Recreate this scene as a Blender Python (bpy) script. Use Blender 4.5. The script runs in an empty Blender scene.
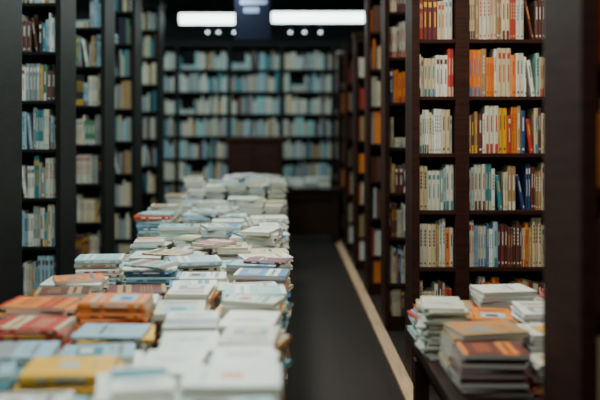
import bpy, math, random
from mathutils import Matrix, Vector
R = random.Random(23)
F=833.0; VX=283.0; VY=125.0; CH=1.5

# ---------------------------------------------------------------- materials
def newmat(name):
    m=bpy.data.materials.new(name); m.use_nodes=True
    nt=m.node_tree; b=nt.nodes['Principled BSDF']; return m,nt,b
def wood(name,c1,c2,rough=.4,scale=(2,2,22),spec=.35):
    m,nt,b=newmat(name)
    tc=nt.nodes.new('ShaderNodeTexCoord'); mp=nt.nodes.new('ShaderNodeMapping')
    mp.inputs['Scale'].default_value=scale
    n=nt.nodes.new('ShaderNodeTexNoise'); n.inputs['Scale'].default_value=3; n.inputs['Detail'].default_value=6
    cr=nt.nodes.new('ShaderNodeValToRGB')
    cr.color_ramp.elements[0].color=(*c1,1); cr.color_ramp.elements[1].color=(*c2,1)
    cr.color_ramp.elements[0].position=.3; cr.color_ramp.elements[1].position=.7
    nt.links.new(tc.outputs['Object'],mp.inputs[0]); nt.links.new(mp.outputs[0],n.inputs['Vector'])
    nt.links.new(n.outputs[0],cr.inputs[0]); nt.links.new(cr.outputs[0],b.inputs['Base Color'])
    b.inputs['Roughness'].default_value=rough; b.inputs['Specular IOR Level'].default_value=spec
    return m
def plain(name,c,rough=.6,em=None,es=0,metal=0):
    m,nt,b=newmat(name)
    n=nt.nodes.new('ShaderNodeTexNoise'); n.inputs['Scale'].default_value=9
    mx=nt.nodes.new('ShaderNodeMix'); mx.data_type='RGBA'
    mx.inputs['A'].default_value=(*[x*.88 for x in c],1); mx.inputs['B'].default_value=(*c,1)
    nt.links.new(n.outputs[0],mx.inputs['Factor']); nt.links.new(mx.outputs['Result'],b.inputs['Base Color'])
    b.inputs['Roughness'].default_value=rough; b.inputs['Metallic'].default_value=metal
    b.inputs['Specular IOR Level'].default_value=.2
    if em: b.inputs['Emission Color'].default_value=(*em,1); b.inputs['Emission Strength'].default_value=es
    return m
def attrmat(name,rough,pages=False):
    m,nt,b=newmat(name)
    a=nt.nodes.new('ShaderNodeAttribute'); a.attribute_name='Col'
    tc=nt.nodes.new('ShaderNodeTexCoord'); mp=nt.nodes.new('ShaderNodeMapping')
    n=nt.nodes.new('ShaderNodeTexNoise'); n.inputs['Detail'].default_value=3
    if pages: mp.inputs['Scale'].default_value=(3,3,420); n.inputs['Scale'].default_value=1
    else: mp.inputs['Scale'].default_value=(1,1,1); n.inputs['Scale'].default_value=30
    cr=nt.nodes.new('ShaderNodeMapRange'); cr.inputs['From Min'].default_value=.3; cr.inputs['From Max'].default_value=.7
    cr.inputs['To Min'].default_value=.55 if pages else .85; cr.inputs['To Max'].default_value=1
    mx=nt.nodes.new('ShaderNodeVectorMath'); mx.operation='SCALE'
    nt.links.new(tc.outputs['Object'],mp.inputs[0]); nt.links.new(mp.outputs[0],n.inputs['Vector'])
    nt.links.new(n.outputs[0],cr.inputs['Value']); nt.links.new(a.outputs['Color'],mx.inputs[0])
    nt.links.new(cr.outputs[0],mx.inputs['Scale']); nt.links.new(mx.outputs[0],b.inputs['Base Color'])
    b.inputs['Roughness'].default_value=rough
    return m
M_WR=wood('dark_red_wood',(.020,.0072,.0055),(.044,.015,.0105),.6,spec=.12)
M_WL=wood('dark_cool_wood',(.007,.0085,.008),(.017,.016,.014),.6,spec=.14)
M_TB=wood('table_wood',(.018,.008,.006),(.04,.017,.011),.55,(22,2,2),spec=.15)
M_TRIM=wood('pale_oak_trim',(.46,.28,.16),(.66,.43,.27),.5,(14,1,1))
M_COVER=attrmat('book_cover',.42); M_PAGES=attrmat('book_pages',.85,True)
M_METAL=plain('dark_metal',(.03,.03,.035),.4,metal=.6)
M_DIFF=plain('lamp_diffuser',(.9,.95,1),.4,(.80,.97,1.0),5)
M_DIFF2=plain('tube_diffuser',(.9,.95,1),.4,(.80,1.0,.95),7)
M_SIGN=plain('navy_sign',(.0015,.004,.018),.8)
M_SIGNT=plain('sign_lettering',(.30,.38,.60),.5)
M_WALL=plain('dark_plaster',(.020,.023,.024),.9)
M_CEIL=plain('dark_ceiling',(.018,.026,.036),.9)
def floor_mat():
    m,nt,b=newmat('dark_floorboards')
    tc=nt.nodes.new('ShaderNodeTexCoord'); mp=nt.nodes.new('ShaderNodeMapping')
    mp.inputs['Rotation'].default_value=(0,0,math.pi/2)
    br=nt.nodes.new('ShaderNodeTexBrick'); br.inputs['Scale'].default_value=1
    br.inputs['Brick Width'].default_value=1.2; br.inputs['Row Height'].default_value=.12; br.inputs['Mortar Size'].default_value=.002
    br.inputs['Color1'].default_value=(.030,.019,.016,1); br.inputs['Color2'].default_value=(.022,.015,.013,1); br.inputs['Mortar'].default_value=(.010,.007,.006,1)
    nt.links.new(tc.outputs['Object'],mp.inputs[0]); nt.links.new(mp.outputs[0],br.inputs['Vector'])
    nt.links.new(br.outputs['Color'],b.inputs['Base Color']); b.inputs['Roughness'].default_value=.45
    b.inputs['Specular IOR Level'].default_value=.25
    return m
M_FLOOR=floor_mat()

# ---------------------------------------------------------------- mesh builder
class MB:
    def __init__(s): s.v=[];s.f=[];s.c=[];s.m=[]
    def face(s,pts,col=(1,1,1),mi=0):
        i=len(s.v); s.v+= [tuple(p) for p in pts]; s.f.append(tuple(range(i,i+len(pts)))); s.c.append(col); s.m.append(mi)
    def box(s,x0,x1,y0,y1,z0,z1,col=(1,1,1),mi=0,M=None):
        p=[Vector(q) for q in ((x0,y0,z0),(x1,y0,z0),(x1,y1,z0),(x0,y1,z0),(x0,y0,z1),(x1,y0,z1),(x1,y1,z1),(x0,y1,z1))]
        if M: p=[M@q for q in p]
        i=len(s.v); s.v+=[tuple(q) for q in p]
        for f in ((3,2,1,0),(4,5,6,7),(0,1,5,4),(1,2,6,5),(2,3,7,6),(3,0,4,7)):
            s.f.append(tuple(i+k for k in f)); s.c.append(col); s.m.append(mi)
    def build(s,name,mats,bevel=0,parent=None):
        me=bpy.data.meshes.new(name); me.from_pydata(s.v,[],s.f)
        for m in mats: me.materials.append(m)
        me.polygons.foreach_set('material_index',s.m)
        a=me.color_attributes.new('Col','FLOAT_COLOR','CORNER')
        d=[]
        for f,c in zip(s.f,s.c): d+= [c[0],c[1],c[2],1.0]*len(f)
        a.data.foreach_set('color',d); me.update()
        o=bpy.data.objects.new(name,me); bpy.context.scene.collection.objects.link(o)
        if bevel:
            b=o.modifiers.new('bevel','BEVEL'); b.width=bevel; b.segments=2; b.limit_method='ANGLE'
        if parent: o.parent=parent
        return o
def cyl(mb,cx,cy,z0,z1,r0,r1,n=16,mi=0):
    a=[(cx+r0*math.cos(2*math.pi*k/n),cy+r0*math.sin(2*math.pi*k/n),z0) for k in range(n)]
    b=[(cx+r1*math.cos(2*math.pi*k/n),cy+r1*math.sin(2*math.pi*k/n),z1) for k in range(n)]
    for k in range(n):
        j=(k+1)%n; mb.face([a[k],a[j],b[j],b[k]],mi=mi)
    mb.face(a[::-1],mi=mi); mb.face(b,mi=mi)

# ---------------------------------------------------------------- colours
WHITE=(.80,.80,.74);CREAM=(.66,.55,.36);TAN=(.42,.27,.13);ORANGE=(.80,.23,.035);RED=(.50,.05,.03)
TEAL=(.05,.23,.28);LTEAL=(.32,.56,.56);BLUE=(.06,.20,.44);LBLUE=(.34,.52,.62);GREY=(.30,.33,.34)
BROWN=(.13,.05,.035);MAROON=(.15,.03,.028);YEL=(.86,.46,.03);BLACK=(.02,.02,.025);GREEN=(.08,.20,.12);OFF=(.64,.62,.52);NAVY=(.03,.07,.18)
P_R=[CREAM,CREAM,WHITE,OFF,OFF,OFF,TAN,ORANGE,TAN,BROWN,BROWN,TEAL,CREAM,RED,MAROON,NAVY,ORANGE]
P_L=[OFF,OFF,CREAM,GREY,TEAL,GREY,CREAM,WHITE,BROWN,TAN,BLACK,GREEN,BROWN,LBLUE]
P_B=[OFF,OFF,GREY,CREAM,LTEAL,GREY,TEAL,TAN,OFF,LBLUE,BROWN,GREY,LBLUE,OFF]
P_T=[WHITE,WHITE,OFF,LTEAL,LBLUE,CREAM,GREY,TEAL,BLUE,TAN,RED,WHITE]
def jit(c,a=.1):
    k=1+R.uniform(-a,a); return tuple(max(.005,min(.9,x*k+R.uniform(-.012,.012))) for x in c)
def contrast(c):
    return R.choice([BLACK,RED,BLUE,BROWN,TEAL]) if sum(c)>1.0 else R.choice([WHITE,CREAM,YEL,WHITE])

# ---------------------------------------------------------------- upright books
def upright(mb,x,y,z,t,h,d,col,acc,style,detail=True,lean=0):
    M=None
    if lean: M=Matrix.Translation((x,y,z))@Matrix.Rotation(-lean,4,'Y')@Matrix.Translation((-x,-y,-z))
    def P(a,b,c):
        v=Vector((a,b,c)); return M@v if M else v
    s=min(.004,t*.3)
    prof=[(0,s),(t*.25,0),(t*.75,0),(t,s),(t,d),(0,d)]
    lo=[P(x+a,y+b,z) for a,b in prof]; hi=[P(x+a,y+b,z+h) for a,b in prof]
    for k in range(6):
        j=(k+1)%6; pg = k==4
        mb.face([lo[k],lo[j],hi[j],hi[k]],(.6,.55,.42) if pg else col,1 if pg else 0)
    mb.face(lo[::-1],col,0)
    e=min(.002,t*.12)
    mb.face([P(x+e,y+s+.002,z+h+.0003),P(x+t-e,y+s+.002,z+h+.0003),P(x+t-e,y+d-.003,z+h+.0003),P(x+e,y+d-.003,z+h+.0003)],(.62,.57,.44),1)
    mb.face(hi,col,0)
    if detail:
        def dec(u0,u1,v0,v1,c):
            mb.face([P(x+t*u0,y-.0006,z+h*v0),P(x+t*u1,y-.0006,z+h*v0),P(x+t*u1,y-.0006,z+h*v1),P(x+t*u0,y-.0006,z+h*v1)],c,0)
        if style==0:
            dec(.38,.62,.52,.84,acc); dec(.3,.7,.07,.12,acc)
        elif style==1:
            dec(.2,.8,.78,.90,acc); dec(.38,.62,.3,.66,acc)
        elif style==2:
            v=.86
            for _ in range(5): dec(.32,.68,v-.055,v,acc); v-=.08
            dec(.3,.7,.06,.10,acc)
        else:
            dec(.2,.8,.0,.2,acc); dec(.36,.64,.45,.8,acc)

# ---------------------------------------------------------------- lying books
def lying(mb,cx,cy,z,w,l,t,rot,col,acc,cover=None,hard=False):
    """w along local x, l along local y, spine at local -x"""
    M=Matrix.Translation((cx,cy,z))@Matrix.Rotation(rot,4,'Z')
    c=.0022 if hard else .0012; o=.003 if hard else .0005
    pg=jit((.74,.72,.64),.06)
    mb.box(-w/2+c,w/2-o,-l/2+o,l/2-o,c,t-c,pg,1,M)
    mb.box(-w/2,w/2,-l/2,l/2,0,c,col,0,M); mb.box(-w/2,w/2,-l/2,l/2,t-c,t,col,0,M)
    pr=[(-w/2,0),(-w/2-.0025,t*.25),(-w/2-.0025,t*.75),(-w/2,t)]
    for (xa,za),(xb,zb) in zip(pr,pr[1:]):
        mb.face([M@Vector((xa,l/2,za)),M@Vector((xa,-l/2,za)),M@Vector((xb,-l/2,zb)),M@Vector((xb,l/2,zb))],col,0)
    for yy in (-l/2,l/2):
        mb.face([M@Vector((p[0],yy,p[1])) for p in pr],col,0)
    def sd(a,b):
        X=-w/2-.0031
        mb.face([M@Vector((X,a,t*.32)),M@Vector((X,b,t*.32)),M@Vector((X,b,t*.68)),M@Vector((X,a,t*.68))],acc,0)
    if t>.009:
        sd(-l*.25,l*.1); sd(l*.18,l*.3); sd(-l*.42,-l*.36)
    if cover is not None:
        def d(u0,u1,v0,v1,cc,e=.0005):
            mb.face([M@Vector((-w/2+u0*w,-l/2+v0*l,t+e)),M@Vector((-w/2+u1*w,-l/2+v0*l,t+e)),M@Vector((-w/2+u1*w,-l/2+v1*l,t+e)),M@Vector((-w/2+u0*w,-l/2+v1*l,t+e))],cc,0)
        def text(u0,u1,v,h,cc):
            u=u0
            while u<u1-.02:
                q=min(R.uniform(.03,.09),u1-u); d(u,u+q,v,v+h,cc,.0011); u+=q+.018
        if cover==0:
            d(0,1,.12,.52,acc); text(.15,.85,.72,.07,acc); text(.25,.7,.62,.025,acc); text(.3,.7,.04,.02,acc)
        elif cover==1:
            text(.12,.88,.76,.09,acc); text(.12,.6,.66,.04,acc)
            pic=jit(R.choice([GREY,TAN,TEAL,LBLUE,BROWN]),.2)
            d(.18,.82,.18,.56,pic); d(.3,.62,.24,.42,jit(contrast(pic)),.0011); text(.2,.8,.06,.02,acc)
        elif cover==2:
            d(0,1,.6,.84,acc); text(.1,.9,.69,.06,col)
            for k in range(4): text(.12,.8,.42-k*.06,.02,acc)
            d(0,1,0,.07,acc)
        elif cover==3:
            d(.08,.2,.06,.94,acc); text(.3,.9,.72,.08,acc); text(.3,.8,.6,.03,acc); text(.3,.7,.1,.03,acc)
            n=14; cx0,cy0,rr=.62,.36,.17
            mb.face([M@Vector((-w/2+(cx0+rr*math.cos(6.283*k/n))*w,-l/2+(cy0+rr*.72*math.sin(6.283*k/n))*l,t+.0008)) for k in range(n)],jit(R.choice([TAN,TEAL,RED,GREY])),0)
        elif cover==5:
            d(.38,.66,.40,.62,acc); text(.3,.8,.2,.03,GREY)
        else:
            text(.2,.8,.6,.06,acc); text(.3,.7,.5,.025,acc)
def pile(mb,cx,cy,z0,w,l,h,rot,top,acc,cover,pal=P_T,jitr=.05,same=None):
    z=z0
    if same is None: same=R.random()<.35
    t0=R.uniform(.009,.020)
    while True:
        t=t0 if same else R.uniform(.007,.026)
        last = z+t+.008>z0+h
        c=top if (last or same) else jit(R.choice(pal))
        k=R.uniform(.97,1.01) if same else R.uniform(.84,1.05)
        r=rot+R.gauss(0,jitr)
        if R.random()<.14: r+=R.choice([-1,1])*R.uniform(.08,.2)
        lying(mb,cx+R.gauss(0,.007),cy+R.gauss(0,.008),z,w*k,l*k,t,r,c,acc if last else contrast(c),cover if last else None,R.random()<.3)
        z+=t+.0004
        if last: return z+.0012

def fill(mb,xa,xb,z,y,pal,maxh=.275,detail=True,segs=None,tmul=1.):
    x=xa+.004; cnt={}
    while True:
        rem=xb-.003-x
        if rem<.010: return
        fr=(x-xa)/(xb-xa)
        p=pal; key=None
        if segs:
            for lim,pp in segs:
                if fr<=lim: p=pp; key=lim; break
        r=R.random()
        if r<.035 and rem>.24 and not segs:
            hh=R.uniform(.05,.12); zz=z+.001
            while zz<z+hh:
                t=R.uniform(.012,.028); c=jit(R.choice(p))
                lying(mb,x+.105,y+.10,zz,.15*R.uniform(.9,1),.20*R.uniform(.93,1),t,math.pi/2,c,contrast(c)); zz+=t+.0004
            x+=.212; continue
        if r<.08 and x>xa+.05 and rem>.13:
            hh=R.uniform(.19,min(.24,maxh-.01)); a=R.uniform(.08,.20); t=R.uniform(.012,.022)
            c=jit(R.choice(p)); px_=x+hh*math.sin(a)+.001
            upright(mb,px_,y+.004,z+.001,t,hh,.15,c,contrast(c),0,detail,a); x=px_+t/math.cos(a)+.004; continue
        if segs:      # colours of a described stretch are used in turn
            i0=cnt.get(key,0); base=p[i0%len(p)]; cnt[key]=i0+1
            n=R.choice([1,1,2,2,3])
        else:
            base=R.choice(p); n=R.choice([1,1,1,1,2,2,3,4])
        t=R.uniform(.009,.027)*tmul
        h=R.uniform(.185,maxh) if not segs else R.uniform(.22,maxh); d=R.uniform(.14,.18)
        acc=contrast(base); st=R.randrange(4)
        for i in range(n):
            tt=t*R.uniform(.85,1.15)
            if x+tt>xb-.003:
                tt=xb-.003-x
                if tt<.007: return
            upright(mb,x,y+R.uniform(.0,.016),z+.001,tt,h if n>2 else h*R.uniform(.97,1.),d,jit(base,.14),acc,st,detail)
            x+=tt+.0008

# ---------------------------------------------------------------- bookcase
ZB=[.10,.34,.676,1.005,1.335,1.665,1.995,2.325,2.655]
def bookcase(panels,y0,y1,mat,pal,top=2.98,zb=ZB,detail=True,rowseg=None,yb=.03,double=False,tmul=1.):
    mb=MB(); th=.022
    xa=panels[0][0]; xb=panels[-1][1]
    for a,b in panels: mb.box(a,b,y0,y1,0,top)
    for (a,b),(c,d) in zip(panels,panels[1:]):
        for z in zb: mb.box(b,c,y0+.006,y1-.006,z-th,z)
        mb.box(b,c,y0+.012,y1-.012,0,zb[0]-th)
        yy=(y0+y1)/2 if double else y1-.012
        mb.box(b,c,yy-.006,yy+.006,zb[0],top)
        mb.box(b,c,y0+.004,y1-.004,top-.06,top)
    mb.box(xa-.012,xb+.012,y0-.015,y1+(.015 if double else 0),top,top+.04)
    o=mb.build('bookcase',[mat],.002)
    bk=MB()
    for bi,((a,b),(c,d)) in enumerate(zip(panels,panels[1:])):
        for ri,z in enumerate(zb):
            nxt=zb[ri+1] if ri+1<len(zb) else top-.06
            mh=min(.285,nxt-z-th-.02)
            if mh<.21: mh=.205 if nxt-z-th>.21 else 0
            if mh==0: continue
            sg=rowseg.get((bi,ri)) if rowseg else None
            fill(bk,b,c,z,y0+yb,pal,mh,detail,sg,tmul)
            if double:
                n0=len(bk.v); fill(bk,b,c,z,y0+yb,pal,mh,False,None,1.3)
                ym=(y0+y1)
                for i in range(n0,len(bk.v)):
                    v=bk.v[i]; bk.v[i]=(v[0],ym-v[1],v[2])
    bk.build('shelf_books',[M_COVER,M_PAGES])
    return o

# (fractions run over the full bay; only the first ~55% of bay 1 shows past the pillar)
segs={
 (0,6):[(.3,[RED,MAROON]),(1,[CREAM,OFF,RED,WHITE])],(0,5):[(.75,[WHITE,OFF,CREAM]),(1,[RED,MAROON])],(0,4):[(.9,[OFF,WHITE,CREAM]),(1,[BROWN])],
 (0,3):[(.6,[CREAM,OFF,GREY]),(1,[LTEAL,OFF,TEAL])],(0,2):[(.7,[OFF,CREAM,TAN]),(1,[ORANGE,OFF])],
 (1,6):[(.25,[CREAM,TAN,OFF]),(.6,[CREAM,RED,OFF,BROWN,OFF]),(1,[CREAM,TAN])],
 (1,5):[(.22,[ORANGE,TAN,ORANGE,BROWN]),(.4,[WHITE,CREAM,ORANGE,OFF]),(1,[OFF,WHITE,LTEAL,CREAM])],
 (1,4):[(.10,[TAN,BROWN]),(.3,[WHITE,OFF,YEL,CREAM]),(.55,[RED,ORANGE,TAN,NAVY]),(1,[CREAM,BROWN])],
 (1,3):[(.26,[WHITE,LTEAL,OFF,TEAL]),(.5,[CREAM,TAN,NAVY,BROWN]),(1,[MAROON,TAN,CREAM])],
 (1,2):[(.24,[WHITE,LBLUE,OFF,BLUE]),(.45,[MAROON,BROWN,BROWN]),(.6,[CREAM,ORANGE,TAN]),(1,[CREAM])],
 (1,1):[(.5,[OFF,ORANGE]),(1,[BROWN,CREAM])],
}
bookcase([(.743,.788),(.995,1.075),(1.76,1.80),(2.44,2.48)],4.80,5.06,M_WR,P_R,rowseg=segs)
for y in (6.07,7.35):
    bookcase([(.743,.775),(1.50,1.54),(2.44,2.48)],y,y+.26,M_WR,P_R,detail=y<7,tmul=1.1)
for y in (8.60,9.9,11.15):
    bookcase([(.743,.775),(1.50,1.54),(2.44,2.48)],y,y+.26,M_WR,P_R,top=2.42,zb=ZB[:-2],detail=False,tmul=1.1)
bookcase([(.780,.825),(1.60,1.64),(2.44,2.48)],2.18,2.50,M_WR,P_R,detail=False,tmul=1.3)
for y in (4.37,5.62,7.02,8.45,10.1):
    bookcase([(-3.18,-3.14),(-2.35,-2.31),(-1.535,-1.50)],y,y+.42,M_WL,P_L,double=True,detail=y<7.5,tmul=1.1)
pan=[];x=-3.15
while x<2.5:
    pan.append((x,x+.05)); x+=.775
bookcase(pan,12.35,12.70,M_WL,P_B,top=2.72,zb=ZB[:-1],detail=False,tmul=1.05)

ANCH=[ # px x, px y, cover, accent, design
(110,268,LTEAL,WHITE,2),(170,268,WHITE,GREY,1),(215,262,LBLUE,WHITE,2),(245,256,CREAM,TEAL,4),
(180,280,OFF,GREY,1),
(120,252,TEAL,WHITE,2),(140,243,WHITE,RED,2),(190,245,OFF,TEAL,1),(140,233,WHITE,RED,2),(185,232,LTEAL,BROWN,1),
(255,243,CREAM,YEL,1),(250,232,WHITE,TAN,4),(205,222,LBLUE,WHITE,1),(250,220,WHITE,GREY,4),(165,218,LTEAL,WHITE,4),
(215,210,WHITE,TEAL,1),(255,210,WHITE,TAN,4),(190,205,OFF,GREY,1),(235,200,WHITE,TAN,4),(262,198,CREAM,WHITE,4),(220,192,WHITE,GREY,4)]
def pick(cx,cy,z):
    px=VX+F*cx/cy; py=VY+F*(CH-z)/cy
    best=None;bd=1e9
    for a in ANCH:
        dd=((px-a[0])*.8)**2+((py-a[1])*1.6)**2
        if dd<bd: bd=dd;best=a
    if bd<18**2: return jit(best[2],.06),best[3],best[4]
    c=R.choice([WHITE,WHITE,OFF,LTEAL,CREAM,LBLUE,WHITE,TEAL]); return jit(c),contrast(c),R.randrange(5)

# ---------------------------------------------------------------- main display tables
TT=.70; H=math.pi/2
XL,XR=-.98,0.0
tabs=[(1.30,3.60),(3.61,5.93),(5.94,8.25)]
NEAR=[(-.13,1.55,'L',.16,OFF,GREY,4,1),(-.36,1.55,'P',.15,LTEAL,WHITE,1,1),(-.60,1.55,'L',.10,LBLUE,GREY,1,0),(-.86,1.55,'P',.10,TAN,WHITE,1,1),
 (-.13,1.80,'L',.17,WHITE,TEAL,4,1),(-.365,1.80,'P',.15,WHITE,GREY,1,1),(-.60,1.80,'L',.10,GREY,WHITE,2,0),(-.86,1.80,'L',.10,OFF,RED,1,0),
 (-.13,2.04,'L',.185,WHITE,ORANGE,5,1),(-.365,2.05,'P',.17,WHITE,LTEAL,4,1),(-.62,2.04,'L',.11,LBLUE,WHITE,1,1),(-.87,2.05,'P',.10,LTEAL,GREY,4,0),
 (-.115,2.30,'P',.165,WHITE,GREY,4,1),(-.315,2.31,'P',.15,WHITE,OFF,4,1),(-.575,2.27,'L',.135,YEL,LBLUE,5,1),(-.85,2.28,'L',.12,TEAL,LBLUE,1,1),
 (-.10,2.56,'P',.15,OFF,GREY,1,0),(-.30,2.57,'P',.14,WHITE,LTEAL,4,1),(-.545,2.53,'L',.11,LBLUE,GREY,1,0),(-.81,2.53,'L',.12,LBLUE,GREY,0,1),
 (-.11,2.82,'P',.155,WHITE,TAN,4,1),(-.31,2.83,'P',.15,WHITE,GREY,0,1),(-.56,2.80,'L',.12,LBLUE,TEAL,4,0),(-.83,2.78,'L',.14,RED,CREAM,2,1),
 (-.12,3.08,'L',.14,OFF,TEAL,4,0),(-.37,3.08,'P',.13,OFF,GREY,1,0),(-.605,3.02,'L',.175,ORANGE,OFF,1,1),(-.88,3.02,'L',.16,ORANGE,RED,2,1),
 (-.11,3.30,'L',.15,LTEAL,WHITE,2,1),(-.37,3.32,'P',.14,WHITE,RED,1,0),(-.60,3.25,'L',.13,WHITE,ORANGE,4,0),(-.86,3.25,'L',.155,BROWN,TAN,2,0),
 (-.12,3.50,'L',.13,WHITE,RED,3,0),(-.365,3.52,'L',.12,OFF,GREY,1,0),(-.61,3.48,'L',.12,MAROON,TAN,2,1),(-.87,3.48,'L',.15,WHITE,LTEAL,1,0)]
FORCE={(1,0,0):(BLUE,WHITE,2,.14),(1,1,0):(LBLUE,BLUE,2,.15),(1,0,1):(WHITE,GREY,1,.13),(1,2,0):(WHITE,YEL,3,.13),(1,3,0):(CREAM,TEAL,4,.12)}
for ti,(ya,yb) in enumerate(tabs):
    mb=MB()
    mb.box(XL,XR+.01,ya,yb,TT-.035,TT)
    mb.box(XL+.05,XR-.05,ya+.05,yb-.05,TT-.12,TT-.035)
    for px_ in (XL+.05,XR-.12):
        for py_ in (ya+.05,(ya+yb)/2-.035,yb-.12):
            mb.box(px_,px_+.07,py_,py_+.07,0,TT-.12)
    mb.box(XL+.06,XR+.0,ya+.06,yb-.06,.28,.305)
    mb.build('display_table',[M_TB],.003)
    bk=MB()
    if ti==0:
        for cx,cy,o,h,c,a,cv,sm in NEAR:
            if o=='L': w,l,rot=.18,.24,(H if R.random()<.4 else -H)
            else: w,l,rot=.175,.23,(0 if R.random()<.5 else math.pi)
            rot+=R.gauss(0,.09)
            zt=pile(bk,cx,cy,TT+.0005,w,l,h,rot,jit(c,.04),a,cv,P_T+[ORANGE,YEL],.05,bool(sm))
            if R.random()<.3 and c not in (YEL,ORANGE,RED) and cv!=5:
                c2=jit(R.choice([WHITE,OFF,LTEAL,CREAM,WHITE,LBLUE,ORANGE if cx<-.5 else WHITE]))
                lying(bk,cx+R.gauss(0,.015),cy,zt,.14,.20,R.uniform(.008,.018),rot+R.uniform(-.5,.5),c2,contrast(c2),R.randrange(5))
    else:
        y=ya+.02; row=0
        while y<yb-.19:
            land = R.random()<.38 or (ti==1 and row in (0,1))
            depth=.20 if land else .265
            if y+depth>yb: 
                if y+.205<=yb: land=True; depth=.20
                else: break
            x=XR+R.uniform(-.03,.025); prev=None; i=0
            while x>XL+.12:
                if land: w,l=R.uniform(.15,.19),R.uniform(.20,.26); xs=l; rot=H if R.random()<.6 else -H
                else: w,l=R.uniform(.13,.19),R.uniform(.19,.26); xs=w; rot=0 if R.random()<.6 else math.pi
                if x-xs<XL-.03: break
                cx=x-xs/2; cy=y+depth/2+R.uniform(-.02,.02)
                h=R.choice([.04,.06,.08,.10,.12,.14,.15,.17,.20])
                if cy>7.3: h=R.choice([.12,.17,.22,.27,.31])
                if cy>7.6 and -.55<cx<-.1: h=R.choice([.27,.31,.34])
                top,acc,cv=pick(cx,cy,TT+h)
                fz=FORCE.get((ti,row,i))
                if fz: top,acc,cv,h=fz; rot=-H
                if cy>7.2 and R.random()<.7: top=jit(WHITE)
                zt=pile(bk,cx,cy,TT+.0005,w,l,h,rot+R.gauss(0,.09),top,acc,cv,P_T if cy<7.2 else [WHITE,WHITE,OFF,LBLUE])
                if fz: pass
                elif prev and abs(prev[1]-zt)<.022 and R.random()<.75:
                    c=jit(R.choice([WHITE,OFF,LTEAL,CREAM,WHITE,RED,LBLUE,BLUE]))
                    lying(bk,(prev[0]+cx)/2,cy,max(prev[1],zt),.15,.21,R.uniform(.008,.018),R.uniform(-1.2,1.2),c,contrast(c),R.randrange(5))
                elif R.random()<.25:
                    c=jit(R.choice([WHITE,OFF,LTEAL,CREAM,WHITE,TAN,LBLUE,TEAL]))
                    lying(bk,cx+R.gauss(0,.02),cy,zt,.14,.20,R.uniform(.008,.018),rot+R.uniform(-.6,.6),c,contrast(c),R.randrange(5))
                if i==0 and ti==1 and row==1:
                    lying(bk,cx+.07,cy,zt,.12,.20,.012,1.35,jit(MAROON),WHITE,4)
                prev=(cx,zt); i+=1
                x-=xs+R.uniform(.010,.030)
            y+=depth+.012; row+=1
    y=ya+.2
    while y<yb-.35:
        c=jit(R.choice([GREY,BROWN,TAN,OFF,TEAL]))
        pile(bk,-.11+R.uniform(0,.06),y,.3055,.19,.25,R.uniform(.05,.16),0,c,contrast(c),4)
        y+=R.uniform(.3,.6)
    bk.build('book_piles',[M_COVER,M_PAGES])

# ---------------------------------------------------------------- right small table
mb=MB(); T2=.63
mb.box(.53,1.30,2.58,3.62,T2-.04,T2); mb.box(.57,1.26,2.62,3.58,T2-.13,T2-.04)
for a in (.56,1.21):
    for b in (2.61,3.53): mb.box(a,a+.06,b,b+.06,0,T2-.13)
mb.box(.58,1.25,2.64,3.56,.18,.205)
mb.build('side_table',[M_TB],.003)
bk=MB()
z2=T2+.0005
PS=[WHITE,OFF,CREAM,TAN,ORANGE,LTEAL,RED,BROWN,NAVY]
L=[(.672,2.735,.155,.215,.135,-H,MAROON,ORANGE,2,1),(.915,2.745,.16,.22,.10,-H,OFF,GREY,1,0),
   (.700,2.955,.18,.245,.16,-H,TAN,ORANGE,3,1),(.965,2.96,.17,.21,.15,-H,WHITE,GREEN,1,1),(1.18,2.96,.17,.20,.14,-H,LTEAL,WHITE,1,0),
   (.612,3.20,.15,.22,.19,math.pi,OFF,GREY,4,1),(.80,3.18,.17,.23,.14,0,ORANGE,WHITE,1,0),(.99,3.18,.17,.23,.17,0,WHITE,TAN,1,1),(1.18,3.18,.17,.23,.16,0,OFF,ORANGE,1,0),
   (.65,3.45,.17,.22,.13,-H,TAN,WHITE,1,0),(.91,3.44,.17,.24,.20,-H,WHITE,GREY,4,0),(1.17,3.44,.18,.24,.18,H,RED,WHITE,1,0)]
for cx,cy,w,l,h,rot,c,a,cv,sm in L: 
    zt=pile(bk,cx,cy,z2,w,l,h,rot,jit(c,.04),a,cv,PS,.06,bool(sm))
    if R.random()<.35 and cy>3: 
        c=jit(R.choice([WHITE,ORANGE,RED,OFF])); lying(bk,cx,cy,zt,.14,.20,.014,rot+R.uniform(-.5,.5),c,contrast(c),1)
bk.build('book_piles',[M_COVER,M_PAGES])

# ---------------------------------------------------------------- far table and cabinet
mb=MB()
mb.box(-.30,.74,10.45,11.05,.66,.70); mb.box(-.26,.70,10.5,11.0,.56,.66)
for a in (-.26,.64):
    for b in (10.5,10.94): mb.box(a,a+.06,b,b+.06,0,.56)
mb.box(-.2,.64,10.53,10.55,.1,.56)
mb.build('display_table',[M_TB],.003)
bk=MB()
x=-.27
while x<.6:
    w=R.uniform(.15,.19)
    for y in (10.59,10.86):
        c=jit(R.choice([WHITE,WHITE,OFF,CREAM,LBLUE])); pile(bk,x+w/2,y,.7005,w,.235,R.uniform(.05,.13),0,c,contrast(c),4)
    x+=w+.015
bk.build('book_piles',[M_COVER,M_PAGES])
mb=MB()
mb.box(-.58,-.02,8.75,9.2,.08,1.33); mb.box(-.55,-.05,8.78,9.17,0,.08); mb.box(-.61,.01,8.72,9.23,1.33,1.37)
for a,b in ((-.55,-.32),(-.28,-.05)):
    for c,d in ((.15,.68),(.75,1.27)):
        mb.box(a,b,8.735,8.75,c,d); mb.box(a+.03,b-.03,8.728,8.735,c+.03,d-.03)
    mb.box((a+b)/2-.04,(a+b)/2+.04,8.71,8.728,.97,.985)
mb.build('wooden_cabinet',[M_WR],.003)

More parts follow.
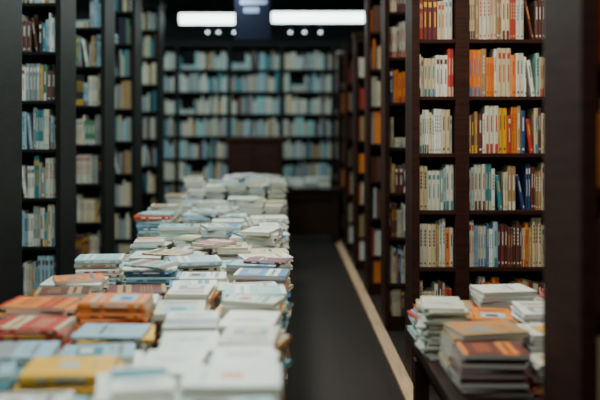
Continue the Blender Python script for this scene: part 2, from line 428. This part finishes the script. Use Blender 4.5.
# ---------------------------------------------------------------- lights
def ceiling_light(x,y,w,d,energy,col,z=3.12):
    e=bpy.data.objects.new('ceiling_light',None); e.location=(x,y,z); bpy.context.scene.collection.objects.link(e)
    mb=MB(); mb.box(-w/2,w/2,-d/2,d/2,-.05,0); mb.box(-w/2-.01,w/2+.01,-d/2-.01,d/2+.01,-.055,-.045)
    for s in (-1,1): mb.box(s*w*.3-.006,s*w*.3+.006,-.006,.006,0,3.2-z)
    mb.build('housing',[M_METAL],.002,e)
    mb=MB(); mb.box(-w/2+.02,w/2-.02,-d/2+.02,d/2-.02,-.065,-.055); mb.build('diffuser',[M_DIFF],0,e)
    l=bpy.data.lights.new('lamp','AREA'); l.shape='RECTANGLE'; l.size=w; l.size_y=d; l.energy=energy; l.color=col
    lo=bpy.data.objects.new('lamp',l); lo.location=(0,0,-.075); bpy.context.scene.collection.objects.link(lo); lo.parent=e
COOL=(.84,1.0,.93); WARM=(1,.86,.64)
ceiling_light(-.5,1.6,.3,1.2,42,COOL)
ceiling_light(-.5,4.0,.3,1.2,48,COOL)
ceiling_light(-.5,6.6,.3,1.2,48,COOL)
ceiling_light(-.5,9.0,.3,1.0,36,COOL)
ceiling_light(1.15,3.6,1.0,.25,42,WARM)
ceiling_light(1.3,.9,.8,.25,14,WARM)
for y in (5.6,6.9,8.1): ceiling_light(1.5,y,.8,.2,11,WARM)
for y in (3.7,5.2,6.5,7.9,9.5): ceiling_light(-2.1,y,.8,.2,6,(.60,.95,.95))
def strip(x0,x1,y,z):
    e=bpy.data.objects.new('fluorescent_light',None); e.location=((x0+x1)/2,y,z); bpy.context.scene.collection.objects.link(e)
    h=(x1-x0)/2
    mb=MB(); mb.box(-h,h,-.02,.12,.07,.095); mb.box(-h,h,.10,.12,-.06,.07)
    for s in (-h,h-.012): mb.box(s,s+.012,-.03,.12,-.06,.095)
    for s in (-h*.6,h*.6): mb.box(s-.006,s+.006,.04,.052,.095,3.2-z)
    mb.build('housing',[M_METAL],0,e)
    mb=MB(); 
    pr=[(-.02,.068),(-.035,.02),(-.02,-.03),(.03,-.055),(.098,-.058),(.098,.068)]
    a=[(-h+.014,p,q) for p,q in pr]; b=[(h-.014,p,q) for p,q in pr]
    for k in range(6):
        j=(k+1)%6; mb.face([a[k],b[k],b[j],a[j]])
    mb.face(a); mb.face(b[::-1]); mb.build('diffuser',[M_DIFF2],0,e)
    l=bpy.data.lights.new('lamp','AREA'); l.shape='RECTANGLE'; l.size=h*1.9; l.size_y=.12; l.energy=11; l.color=(.75,.97,1)
    lo=bpy.data.objects.new('lamp',l); lo.location=(0,.03,-.075); lo.rotation_euler=(math.radians(35),0,0)
    bpy.context.scene.collection.objects.link(lo); lo.parent=e
strip(-1.38,-.56,11.0,2.90); strip(-.16,1.15,11.0,2.92); strip(-2.7,-1.7,11.0,2.91)
for x in (-1.05,-.9,-.68,.1,.3,.52):
    e=bpy.data.objects.new('spot_lamp',None); e.location=(x,11.6,2.80); bpy.context.scene.collection.objects.link(e)
    mb=MB(); cyl(mb,0,0,0,.09,.035,.025); cyl(mb,0,0,.09,.40,.006,.006,8); mb.build('housing',[M_METAL],0,e)
    mb=MB(); cyl(mb,0,0,-.02,0,.015,.020); mb.build('bulb',[M_DIFF],0,e)
mb=MB(); mb.box(-.52,-.14,8.98,9.02,2.42,2.97); 
for a in (-.46,-.21): mb.box(a,a+.008,8.996,9.004,2.97,3.2)
for r,(u0,u1) in enumerate(((-.46,-.2),(-.42,-.26))):
    u=u0
    while u<u1: mb.box(u,u+.03,8.977,8.98,2.80-r*.09,2.85-r*.085,mi=1); u+=.042
mb.build('hanging_sign',[M_SIGN,M_SIGNT],.002)

# ---------------------------------------------------------------- room
def slab(name,x0,x1,y0,y1,z0,z1,mat):
    mb=MB(); mb.box(x0,x1,y0,y1,z0,z1); return mb.build(name,[mat])
X0,X1,Y0,Y1,ZC=-3.2,2.5,-1.5,12.75,3.2
slab('floor',X0-.1,X1+.1,Y0-.1,Y1+.1,-.1,0,M_FLOOR)
slab('ceiling',X0-.1,X1+.1,Y0-.1,Y1+.1,ZC,ZC+.1,M_CEIL)
slab('wall_back',X0-.1,X1+.1,Y1,Y1+.1,0,ZC,M_WALL)
slab('wall_front',X0-.1,X1+.1,Y0-.1,Y0,0,ZC,M_WALL)
slab('wall_left',X0-.1,X0,Y0,Y1,0,ZC,M_WALL)
slab('wall_right',X1,X1+.1,Y0,Y1,0,ZC,M_WALL)
slab('trim_1',.665,.742,2.0,12.0,0,.02,M_TRIM)
slab('baseboard_front',X0,X1,Y0,Y0+.015,0,.1,M_WL)

# ---------------------------------------------------------------- world, camera
w=bpy.data.worlds.new('World'); bpy.context.scene.world=w; w.use_nodes=True
w.node_tree.nodes['Background'].inputs[0].default_value=(.02,.04,.05,1); w.node_tree.nodes['Background'].inputs[1].default_value=.3
c=bpy.data.cameras.new('Camera'); co=bpy.data.objects.new('Camera',c); bpy.context.scene.collection.objects.link(co)
c.sensor_width=36; c.lens=F*36/600; c.shift_x=17/600; c.shift_y=-75/600
co.location=(0,0,CH); co.rotation_euler=(math.pi/2,0,0)
c.dof.use_dof=True; c.dof.focus_distance=4.2; c.dof.aperture_fstop=1.1
c.clip_start=.05
bpy.context.scene.camera=co
